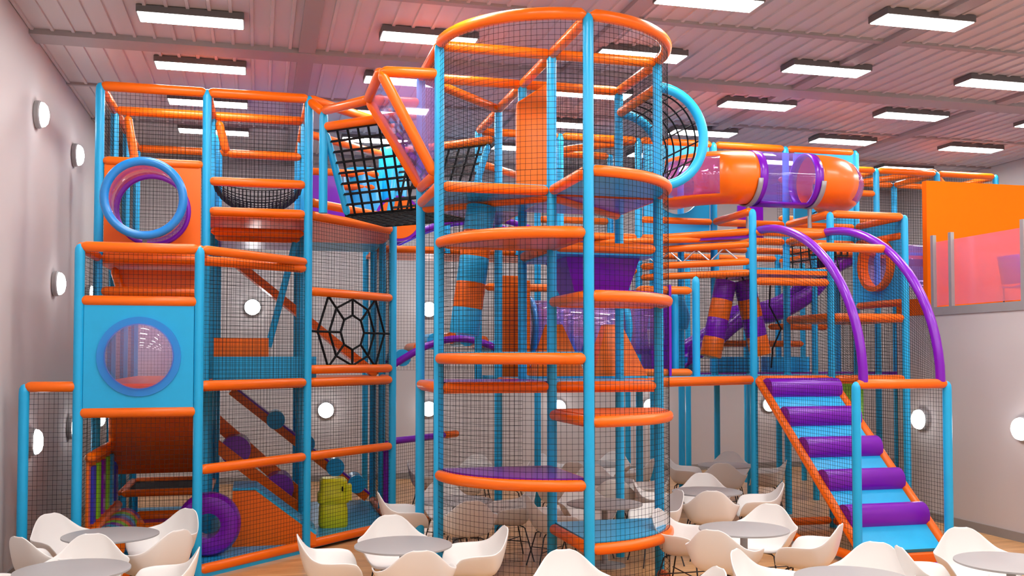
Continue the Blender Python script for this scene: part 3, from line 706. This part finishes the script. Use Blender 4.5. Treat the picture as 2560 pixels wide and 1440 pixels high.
# lower arched bridge with bumps, upper purple arch rail
def archpts(i0, i1, j, z0, zp, n=18):
    return [G(i0+(i1-i0)*k/n, j, z0+(zp-z0)*math.sin(PI*k/n)) for k in range(n+1)]
ab = thing('arched_bridge', 'low purple arched bridge with cyan and orange bumps behind the round tower', 'play bridge', tuple(G(0, 4, 2.2)))
b = MB(); b.tube(archpts(-.95, .9, 4, 2.22, 2.70), .055, 14); b.build('arch_rail', PURPLE, ab)
b = MB(); b.tube(archpts(-.95, .9, 4.8, 2.22, 2.70), .055, 14); b.build('arch_rail', PURPLE, ab)
pa, pb_ = archpts(-.95, .9, 4.0, 2.24, 2.72), archpts(-.95, .9, 4.8, 2.24, 2.72)
b = MB(); b.add(pa+pb_, [(k, k+1, 19+k+1, 19+k) for k in range(18)]); o = b.build('bridge_bed', GREYM, ab); o.modifiers.new('t', 'SOLIDIFY').thickness = .03
for k in range(2, 17, 2):
    m_ = CYAN if k % 4 else ORANGE
    b = MB(); b.tube([pa[k], pb_[k]], .13 if k % 4 else .09, 16); b.build('bump', m_, ab)
b = MB(); b.tube(archpts(-.8, 1.6, 4.5, 4.22, 4.68), .05, 14); b.build('upper_arch_rail', PURPLE, bw)
b = MB(); b.tube(archpts(-.8, 1.6, 5.2, 4.22, 4.72), .05, 14); b.build('upper_arch_rail', PURPLE, bw)
# ------------------------------------------------------------------ truss bridge
tb = thing('truss_bridge', 'diagonal high bridge with four orange beams and white zigzag struts', 'play bridge', tuple(G(2.5, 2.5, 3.6)))
A0, A1 = (2, 3), (3, 2)
for z in (4.18, 4.0, 3.76, 3.6): grail(tb, 2, 3, 3, 2, z, r=.05)
grail(tb, 1, 2, 2, 1, 4.1) if 0 else None
rail(tb, G(1.2, 3.2, 4.12), G(3, 2.25, 4.12), inset=0, r=.045)
rail(tb, G(1.2, 3.1, 3.62), G(2.0, 3.0, 3.70), inset=0, r=.045)
for k in range(4):
    P0 = G(2, 3).lerp(G(3, 2), .04+.24*k); P1 = G(2, 3).lerp(G(3, 2), .16+.24*k); P2 = G(2, 3).lerp(G(3, 2), .28+.24*k)
    for p, q_, a, d in ((P0, P1, 3.97, 3.79), (P1, P2, 3.79, 3.97)):
        if p is P1 and k == 3: continue
        b = MB(); b.tube([(p.x, p.y, a), (q_.x, q_.y, d)], .011, 8); b.build('zigzag_strut', SILVER, tb)
deck(tb, [(1.2, 3.05), (2, 3), (3, 2), (3, 3)], 4.13, PURPLE, PURPLE)
net(tb, 2.3, 2.7, 3, 2, 2.15, 3.56); 

# ------------------------------------------------------------------ right tower with stairs
rt = thing('stair_tower', 'square play tower with orange rails and purple arched hoops above the roller stairs', 'play tower', G(4, 2, 0))
for (i, j, z) in ((3, 2, 4.5), (4, 2, 4.5), (5, 2, 4.5), (3, 3, 5.7), (4, 3, 5.7), (5, 3, 5.7), (3, 0, 2.13), (4, 0, 2.13), (5, 4, 5.2), (4, 4, 5.2)): post(rt, i, j, z, 2.07 if (i, j) == (3, 3) else 0)
for (a, b_) in (((3,2),(3,3)), ((3,2),(4,2)), ((4,2),(5,2)), ((4,2),(4,3)), ((5,2),(5,3)), ((3,3),(4,3)), ((4,3),(5,3)), ((2,3),(3,3))):
    if (a, b_) == ((3,2),(4,2)): continue
    grail(rt, a[0], a[1], b_[0], b_[1], 4.47)
for (a, b_) in (((3,2),(4,2)), ((3,3),(4,3)), ((4,2),(4,3)), ((4,3),(5,3)), ((5,2),(5,3)), ((2,3),(3,3))): grail(rt, a[0], a[1], b_[0], b_[1], 4.2)
deck(rt, sq(2, 3), 4.17, PURPLE, CYAN); deck(rt, sq(3, 2), 3.62, ORANGE, CYAN, raise_=.02)
grail(rt, 3, 3, 4, 3, 3.66); grail(rt, 4, 2, 4, 3, 3.66)
for i in (3, 4): grail(rt, i, 3, i+1, 3, 5.66)
grail(rt, 2, 3, 3, 3, 5.66)
grail(rt, 3, 2, 4, 2, 3.48)
deck(rt, [(4, 2), (5, 2), (5, 3), (4, 3)], 2.96, ORANGE, PURPLE); grail(rt, 4, 2, 5, 2, 2.99); grail(rt, 4, 3, 4, 2, 2.99); grail(rt, 5, 2, 5, 3, 2.99)
grail(rt, 4, 3, 5, 3, 2.99); grail(rt, 5, 2, 5, 3, 3.22)
deck(rt, [(3, 2), (5, 2), (5, 3), (3, 3)], 2.07, ORANGE, CYAN)
for (a, b_) in (((3,2),(4,2)), ((4,2),(5,2)), ((3,3),(4,3)), ((4,3),(5,3)), ((5,2),(5,3))): grail(rt, a[0], a[1], b_[0], b_[1], 2.1)
rail(rt, G(3, 0, 2.1), G(4, 0, 2.1), inset=0)
for i in (3.08, 3.93):
    pts = [G(i, 2-2*math.sin(t*PI/2), 2.12+2.08*math.cos(t*PI/2)) for t in [k/18 for k in range(19)]]
    b = MB(); b.tube(pts, .056, 16); b.build('arched_hoop', PURPLE, rt)
a_ = math.asin((2-.84)/2)
rail(rt, G(3.1, .84, 2.12+2.08*math.cos(a_)), G(3.93, .84, 2.12+2.08*math.cos(a_)), inset=0)
rail(rt, G(3.02, 1.98, 4.17), G(3.93, 1.98, 4.17), inset=0)
def fnh(ii):
    def fn(u, v):
        t = u*PI/2; zt = 2.12+2.08*math.cos(t); return G(ii, 2-2*math.sin(t), 2.12+(zt-2.12)*v)
    return fn
for ii in (3.08, 3.95): netfn(rt, fnh(ii), 3.0, 1.9, segu=14, segv=1)
def fno(u, v):
    t = v*PI/2; return G(3.08+.86*u, 2-2*math.sin(t)-.02, 2.12+2.1*math.cos(t))
# stair side nets down to the floor
for ii in (3.0, 4.0):
    net(rt, ii, 0, ii, 2, .1, 2.07)
    grail(rt, ii, 0, ii, 1, .1); grail(rt, ii, 1, ii, 2, .1)
grail(rt, 3, 2, 4, 2, .1) 
net(rt, 3, 2, 4, 2, 2.15, 3.45); net(rt, 4, 2, 5, 2, 2.15, 2.95); net(rt, 4, 2, 5, 2, 3.05, 4.43); net(rt, 5, 2, 5, 3, 2.15, 2.95); net(rt, 4, 3, 5, 3, 3.05, 4.15); net(rt, 5, 2, 5, 3, 0, 2.05)
net(rt, 3, 3, 4, 3, 2.15, 3.6); net(rt, 3, 2, 3, 3, 2.15, 3.55)
# side panel with round opening
b = MB(); annulus(b, G(5, 2.5, 3.82), (.57, .60), .36, 'x', .04, 0); b.build('side_panel', CYAN, rt)
b = MB(); b.lathe([(.34, -.12), (.41, -.12), (.41, .03), (.34, .03), (.34, -.12)], c=tuple(G(5, 2.5, 3.82)), axis='x', seg=40); b.build('opening_rim', ORANGE, rt)
# cyan back panels with holes for the crawl tube
for ic in (2.5, 4.58):
    b = MB(); annulus(b, G(ic, 3, 4.95), (.57 if ic > 3 else .53, .70), .38, 'y', .05, 0); b.build('back_panel', CYAN, rt)
panel(rt, (G(3.35, 3.05, 4.2), G(3.7, 3.05, 4.2), G(3.7, 3.05, 4.75), G(3.35, 3.05, 4.75)), PURPLE, .03, 'inner_panel')
b = MB(); b.slab([(G(i, j).x, G(i, j).y) for i, j in ((4.5, 2.9), (5.02, 2.9), (5.02, 2.95), (4.5, 2.95))], .95, 2.02); b.build('puzzle_panel', GREEN, rt)
# rear climbing net
netq(rt, G(4.3, 3.6, 3.7), G(4.9, 3.2, 3.7), G(4.95, 3.6, 4.9), G(4.5, 3.9, 4.6), cell=.15, t=.013, m=BLACK, name='rope_net', jit=0)
netq(rt, G(5.1, 3.6, 4.3), G(5.35, 3.6, 4.3), G(5.6, 3.8, 5.3), G(5.1, 3.8, 5.3), cell=.25, t=.013, m=BLACK, name='rope_net', jit=0)

netq(rt, G(4.62, 3.5, 4.08), G(5.2, 3.5, 4.08), G(5.2, 3.5, 4.46), G(4.62, 3.5, 4.46), cell=.11, t=.016, m=BLACK, name='rope_net', jit=0)
# roller stairs
st = thing('roller_stairs', 'cyan ramp with five purple half rollers climbing to the stair tower', 'stairs', tuple(G(3.5, .2, 0)))
ra, rb2 = (0.02, .14), (1.98, 2.08)
quad = [G(3.07, ra[0], ra[1]), G(3.95, ra[0], ra[1]), G(3.95, rb2[0], rb2[1]), G(3.07, rb2[0], rb2[1])]
panel(st, quad, CYAN, .06, 'ramp_bed')
d = (quad[3]-quad[0]).normalized(); nrm = Vector((0, -d.z, d.y))
for k, t in enumerate((.17, .36, .55, .74, .93)):
    c0_, c1_ = quad[0].lerp(quad[3], t)+nrm*.02, quad[1].lerp(quad[2], t)+nrm*.02
    b = MB(); n_ = 14; L = []
    for c_ in (c0_, c1_):
        L += [c_ + (d*math.cos(PI*a/n_)+nrm*math.sin(PI*a/n_)*1.05)*.16 for a in range(n_+1)]
    m_ = n_+1
    b.add(L, [(a, a+1, m_+a+1, m_+a) for a in range(n_)], True); b.add(L[:m_], [tuple(range(m_))]); b.add(L[m_:], [tuple(range(m_-1, -1, -1))])
    b.build('half_roller', PURPLE, st)
rail(st, G(3.04, .02, .18), G(3.04, 2, 2.12), inset=0, name='side_rail'); rail(st, G(3.97, .02, .18), G(3.97, 2, 2.12), inset=0, name='side_rail')
b = MB(); p, q_ = G(3.04, -.08), G(3.97, .08); b.box(p.x, p.y, 0, q_.x, q_.y, .12); b.build('bottom_step', ORANGE, st)
sm = thing('striped_mat', 'orange and purple striped floor mat at the foot of the roller stairs', 'mat', tuple(G(3.5, -.5, 0)))
for k in range(6):
    p, q_ = G(3.05, -.12-.14*(k+1)), G(3.97, -.12-.14*k)
    b = MB(); b.box(p.x, p.y, 0, q_.x, q_.y, .035); b.build('stripe', ORANGE if k % 2 else PURPLE, sm)

# ------------------------------------------------------------------ crawl tube high up
tu = thing('crawl_tube', 'big orange and clear purple crawl tube curving in front of cyan panels', 'crawl tube', tuple(G(3.5, 2.4, 4.3)))
yT = 2.35; zT = 5.02; RB = .55
def elbow(ic, sgn):
    """quarter bend from the panel at j=3 to the straight run at j=yT"""
    out = []
    c_ = G(ic, 3, zT) + Vector((0, 0, 0)); yj = G(0, yT).y; y3 = G(0, 3).y
    R = y3-yj
    for k in range(11):
        a = PI/2*k/10
        out.append(Vector((c_.x + sgn*(R-R*math.cos(a)), y3 - R*math.sin(a), zT)))
    return out
e0, e1 = elbow(2.45, 1), elbow(4.62, -1)
def tubepart(pts, m_, nm, sel=None, R=.385):
    b = MB(); b.tube(pts, R, 40, caps=False, up=(0,0,1)); o = b.build(nm, m_, tu); return o
# opaque shell with window cut: keep faces by angle
def shell(pts, m_solid, m_win, nm, w0, w1, k0, k1, R=.385, sides=40):
    b = MB(); b.tube(pts, R, sides, caps=False, up=(0,0,1))
    a = MB(); c_ = MB(); a.v = list(b.v); c_.v = list(b.v)
    for idx, f in enumerate(b.f):
        seg, sd = idx//sides, idx % sides
        tgt = c_ if (k0 <= seg < k1 and (w0 <= sd < w1)) else a
        tgt.f.append(f); tgt.sm.append(True)
    for q2, m2, n2 in ((a, m_solid, nm), (c_, m_win, nm+'_window')):
        if q2.f:
            used = sorted({k for f in q2.f for k in f}); mp = {k: n_ for n_, k in enumerate(used)}
            q2.v = [q2.v[k] for k in used]; q2.f = [[mp[k] for k in f] for f in q2.f]
            o = q2.build(n2, m2, tu); o.modifiers.new('t', 'SOLIDIFY').thickness = .02
mid0, mid1 = e0[-1], e1[-1]
ext0 = mid0.lerp(mid1, .03); ext1 = mid0.lerp(mid1, .97)
shell(e0+[ext0], ORANGE, WINP, 'elbow', 5, 15, 2, 7); shell([ext1]+e1[::-1], ORANGE, WINP, 'elbow', 5, 15, 5, 10)
for m0, m1 in ((ext0, ext0.lerp(ext1, .12)), (ext1.lerp(ext0, .12), ext1)):
    b = MB(); b.tube([m0, m1], .395, 40, caps=False); b.build('purple_collar', PURPLE, tu).modifiers.new('t', 'SOLIDIFY').thickness = .03
s0, s1 = ext0.lerp(ext1, .12), ext1.lerp(ext0, .12)
b = MB(); b.tube([s0, s1], .388, 40, caps=False); b.build('clear_section', CLEARV, tu)
b = MB()
vs = []
for c_ in (s0, s1):
    for a in range(9):
        an_ = math.radians(245+50*a/8); vs.append(Vector((c_.x, c_.y+.395*math.cos(an_), c_.z+.395*math.sin(an_))))
b.add(vs, [(a, a+1, 9+a+1, 9+a) for a in range(8)], True); b.build('purple_keel', PURPLE, tu).modifiers.new('t', 'SOLIDIFY').thickness = .02
for c_ in (ext0, ext1):
    pts = [Vector((c_.x, c_.y+.42*math.cos(math.radians(a)), c_.z+.42*math.sin(math.radians(a)))) for a in range(190, 351, 10)]
    b = MB()
    for off in (-.03, .03): pass
    vs = [p+Vector((o_, 0, 0)) for o_ in (-.035, .035) for p in pts]; n_ = len(pts)
    b.add(vs, [(a, a+1, n_+a+1, n_+a) for a in range(n_-1)], True); b.build('cradle', GREYM, tu).modifiers.new('t', 'SOLIDIFY').thickness = .02
    b = MB(); b.tube([(c_.x, c_.y, 4.2), (c_.x, c_.y, zT-.41)], .03, 10); b.build('support_post', GREYM, tu)
# second clear tube behind the orange wall
t2 = thing('clear_tube', 'clear violet crawl tube leaving the round opening beside the orange wall', 'crawl tube', tuple(G(5.5, 2.5, 3.4)))
b = MB(); b.tube([G(5.02, 2.53, 3.82), G(6.6, 2.53, 3.82)], .33, 36, caps=False); b.build('tube_shell', CLEARV, t2)
b = MB(); b.tube([G(6.0, 2.53, 3.42), G(6.6, 2.55, 3.42)], .04, 10); b.build('keel', PURPLE, t2)
# ------------------------------------------------------------------ purple slide
sl = thing('purple_slide', 'long purple trough slide sweeping down behind the hanging bags', 'slide', tuple(G(4.5, 4.5, 2.3)))
ctrl = [(5.75, 4.3, 4.05), (5.45, 4.3, 3.85), (5.0, 4.25, 3.35), (4.5, 4.25, 3.05), (4.0, 4.25, 2.95), (3.6, 4.25, 2.6), (3.1, 4.25, 2.25)]
def cr(P, t):
    n_ = len(P)-1; x_ = t*n_; k = min(int(x_), n_-1); f = x_-k
    p0, p1, p2, p3 = P[max(0, k-1)], P[k], P[k+1], P[min(n_, k+2)]
    return [.5*((2*p1[c])+(-p0[c]+p2[c])*f+(2*p0[c]-5*p1[c]+4*p2[c]-p3[c])*f*f+(-p0[c]+3*p1[c]-3*p2[c]+p3[c])*f**3) for c in range(3)]
def fn(u, v):
    c_ = cr(ctrl, v); a = PI*u
    w_ = .32; x = G(c_[0], c_[1], c_[2])
    return (x.x, x.y + w_*math.copysign(min(1, abs(math.cos(a))*1.15), -math.cos(a)), x.z + .34 - .38*math.sin(a)**.5)
b = MB(); b.grid(fn, 16, 40); b.build('slide_trough', PURPLE, sl).modifiers.new('t', 'SOLIDIFY').thickness = .03
# ------------------------------------------------------------------ far right tower
fr = thing('far_tower', 'far play tower with orange top rail rising behind the orange gallery wall', 'play tower', tuple(G(7, 4.5, 0)))
for i in (6, 7, 8):
    post(fr, i, 4, 5.7)
    post(fr, i, 5, 5.7)
for i in (5, 6, 7): grail(fr, i, 4, i+1, 4, 5.66); grail(fr, i, 5, i+1, 5, 5.66); net(fr, i, 4, i+1, 4, 4.2, 5.62); net(fr, i, 5, i+1, 5, 2.2, 5.62)
for i in (6, 7, 8): grail(fr, i, 4, i, 5, 5.66)
rail(fr, G(6, 5, 5.6), G(7, 4, 5.7), inset=0); rail(fr, G(7, 4, 5.6), G(8, 5, 5.6), inset=0)
grail(fr, 5, 4, 6, 4, 5.25); grail(fr, 5, 5, 6, 5, 4.95); grail(fr, 6, 5, 7, 5, 4.95); grail(fr, 5, 4, 6, 4, 4.2)
deck(fr, [(5, 4), (8, 4), (8, 5), (5, 5)], 4.17, ORANGE, CYAN)
deck(fr, [(3, 4), (8, 4), (8, 5), (3, 5)], 2.07, ORANGE, PURPLE)
for (i, j) in ((5, 5), (4, 5), (3, 5), (3, 6), (4, 6), (5, 6), (6, 6)): post(fr, i, j, 4.4)
for i in (2, 3, 4, 5): net(fr, i, 6, i+1, 6, 2.1, 4.4)
for i in (3, 4): grail(fr, i, 5, i+1, 5, 2.1); grail(fr, i, 5, i+1, 5, 4.2); grail(fr, i, 4, i+1, 4, 4.2)
for i, z in ((3.95, 2.65), (4.6, 2.65), (5.0, 2.95)): rail(fr, G(i-.4, 4.6, z), G(i+.6, 4.6, z))
for (i0, i1) in ((3.1, 3.4), (3.7, 4.3), (4.5, 5.1)):
    p, q_ = G(i0, 4.3), G(i1, 4.6); b = MB(); b.box(p.x, p.y, 2.16, q_.x, q_.y, 2.42); b.build('foam_step', CYAN, fr)
b = MB(); p = G(2.55, 3.6); b.lathe([(.001, 0), (.4, 0), (.45, .2), (.35, .5), (.001, .5)], c=(p.x, p.y, 2.85), seg=28); b.build('padded_bowl', CYAN, fr)
cb = thing('climbing_rope', 'black rope hanging in the stair tower beside the purple slide', 'rope', tuple(G(3.75, 3, 2.3)))
b = MB(); b.tube([G(3.72, 2.9, 3.62), G(3.70, 2.9, 3.2), G(3.86, 2.9, 2.85), G(3.74, 2.9, 2.55), G(3.72, 2.9, 2.25)], .014, 8); b.build('rope_body', BLACK, cb)
# small left-over play wall between web bay and round tower
pw = thing('purple_gate', 'low purple and orange gate frame between web bay and cafe tables', 'gate', tuple(G(-.9, 3, 0)))
rail(pw, G(-1.05, 3.1, 1.24), G(-1.05, 3.1, .05), PURPLE, .05, 'gate_post', inset=0); rail(pw, G(-1.0, 3.2, 1.22), G(-.2, 4.0, 1.22), PURPLE, .05, 'gate_rail', inset=0)
rail(pw, G(-.25, 3.95, 1.22), G(.0, 4.2, 1.22), ORANGE, .055, 'gate_rail', inset=0); rail(pw, G(-.35, 3.85, 1.2), G(-.35, 3.85, .0), PURPLE, .035, 'gate_post', inset=0)
net(pw, -1.0, 3.2, -.35, 3.85, .1, 1.18)
b = MB(); b.slab([(G(i, j).x, G(i, j).y) for i, j in ((-1, 3.25), (-.4, 3.85), (-.6, 4.3), (-1, 4.3))], .0, .1); b.build('floor_mat', ORANGE, pw)

# ------------------------------------------------------------------ cafe furniture
rows = [(-.27,.425,.24,-.25,.455), (-.24,.437,.282,-.24,.55), (-.15,.430,.305,-.19,.632), (-.03,.412,.312,-.09,.652), (.08,.41,.312,.03,.654),
        (.165,.432,.298,.12,.657), (.225,.51,.245,.19,.682), (.262,.62,.203,.24,.735), (.288,.73,.165,.275,.79), (.300,.80,.113,.298,.829), (.306,.845,.05,.305,.848)]
def shellfn(u, v):
    x_ = v*(len(rows)-1); k = min(int(x_), len(rows)-2); f = x_-k
    a, c_ = rows[k], rows[k+1]; a, c_ = [a[n_]*(1-f)+c_[n_]*f for n_ in range(5)], 0
    yc, zc, X, ys, zs = a; s = 2*u-1
    m_ = abs(s)
    flare = max(0, m_-.84)*.26*math.sin(PI*min(1, v*1.25))
    return (X*math.sin(s*PI/2*.92)/math.sin(PI/2*.92) + math.copysign(flare, s), yc+(ys-yc)*m_**2, zc+(zs-zc)*m_**(3.6 if v < .55 else 3.6-2.2*(v-.55)))
chair0 = thing('armchair', 'x', 'chair', (0,0,0))
b = MB(); b.grid(shellfn, 20, 20); o = b.build('seat_shell', WHITE, chair0)
md = o.modifiers.new('t', 'SOLIDIFY'); md.thickness = .012; md.offset = 0
md = o.modifiers.new('s', 'SUBSURF'); md.levels = 1; md.render_levels = 1
for sx in (-1, 1):
    for sy in (-1, 1):
        b = MB(); b.tube([(sx*.03, sy*.1-.02, .405), (sx*.14, sy*.15-.02, .40), (sx*.17, sy*.17-.02, .385), (sx*.25, sy*.25-.01, .008), (sx*.25, sy*.25-.01, 0)], [.008]*4+[.012], 10); b.build('leg', DARKM, chair0)
b = MB(); b.tube([(-.2, -.2, .22), (.2, .2, .22)], .006, 8); b.tube([(-.2, .18, .22), (.2, -.2, .22)], .006, 8); b.build('cross_brace', DARKM, chair0)
table0 = thing('cafe_table', 'x', 'table', (0,0,0))
b = MB(); b.lathe([(.001, .70), (.43, .70), (.44, .705), (.44, .718), (.43, .722), (.001, .722)], seg=64); b.build('tabletop', GREYT, table0)
b = MB(); b.tube([(0,0,.02), (0,0,.70)], .037, 18); b.build('column', GREYM, table0)
b = MB(); b.lathe([(.001, 0), (.24, 0), (.24, .012), (.05, .025), (.001, .03)], seg=36); b.build('base_plate', GREYM, table0)
tabs = [((-1.36, 10.2), 45, 'near the left wall by the purple ring'), ((-1.43, 8.6), 90, 'in the near left corner'), ((1.28, 9.0), 90, 'front middle beside the yellow totem bay'),
        ((4.66, 9.0), 45, 'front right of the round tower'), ((4.44, 6.8), 45, 'nearest the viewer before the roller stairs'), ((6.05, 7.0), 75, 'at the near right edge'),
        ((5.51, 11.62), 68, 'between round tower and roller stairs'), ((3.9, 10.95), 90, 'under the round tower decks'), ((2.27, 11.62), 90, 'behind the round tower net, left part'),
        ((7.14, 14.36), 60, 'at the back by the wall, right cluster'), ((4.6, 13.0), 80, 'behind the round tower, middle rear'), ((5.2, 15.0), 50, 'at the back wall centre'), ((3.1, 14.8), 70, 'at the back wall behind purple disc'),
        ((2.42, 6.85), 90, 'cut off by the bottom picture edge')]
sides = ['far', 'left', 'near', 'right']
short = ['by the purple ring', 'in the near left corner', 'beside the yellow totem', 'front right of the round tower', 'before the roller stairs', 'at the right edge',
         'between round tower and stairs', 'under the round tower', 'behind the tower net', 'in the back right cluster', 'behind the tower, middle', 'at the back wall centre', 'behind the purple disc', 'cut off by the bottom edge']
fc = ft_ = True
for n_, ((x, y), rot, where) in enumerate(tabs):
    tl = 'round grey cafe table on a single column, %s' % where
    if ft_: table0.location = (x, y, 0); table0['label'] = tl; table0['group'] = 'round cafe tables'; ft_ = False
    else: copy_tree(table0, (x, y, 0), 0, tl, 'round cafe tables')
    for k in range(4):
        a = math.radians(rot+90*k); dist = .63 + random.uniform(-.02, .03)
        px, py = x+dist*math.cos(a), y+dist*math.sin(a)
        if n_ == 13 and k == 2: continue
        if n_ == 7 and k == 2: continue
        rz = a - PI/2
        lab = 'white shell armchair, %s side of the table %s' % ((sides if rot > 60 else ['far right', 'far left', 'near left', 'near right'])[k], short[n_])
        if fc: chair0.location = (px, py, 0); chair0.rotation_euler = (0,0,rz); chair0['label'] = lab; chair0['group'] = 'white shell armchairs'; fc = False
        else: copy_tree(chair0, (px, py, 0), rz, lab, 'white shell armchairs')
for o in bpy.data.objects:
    if '_o' in o: del o['_o']
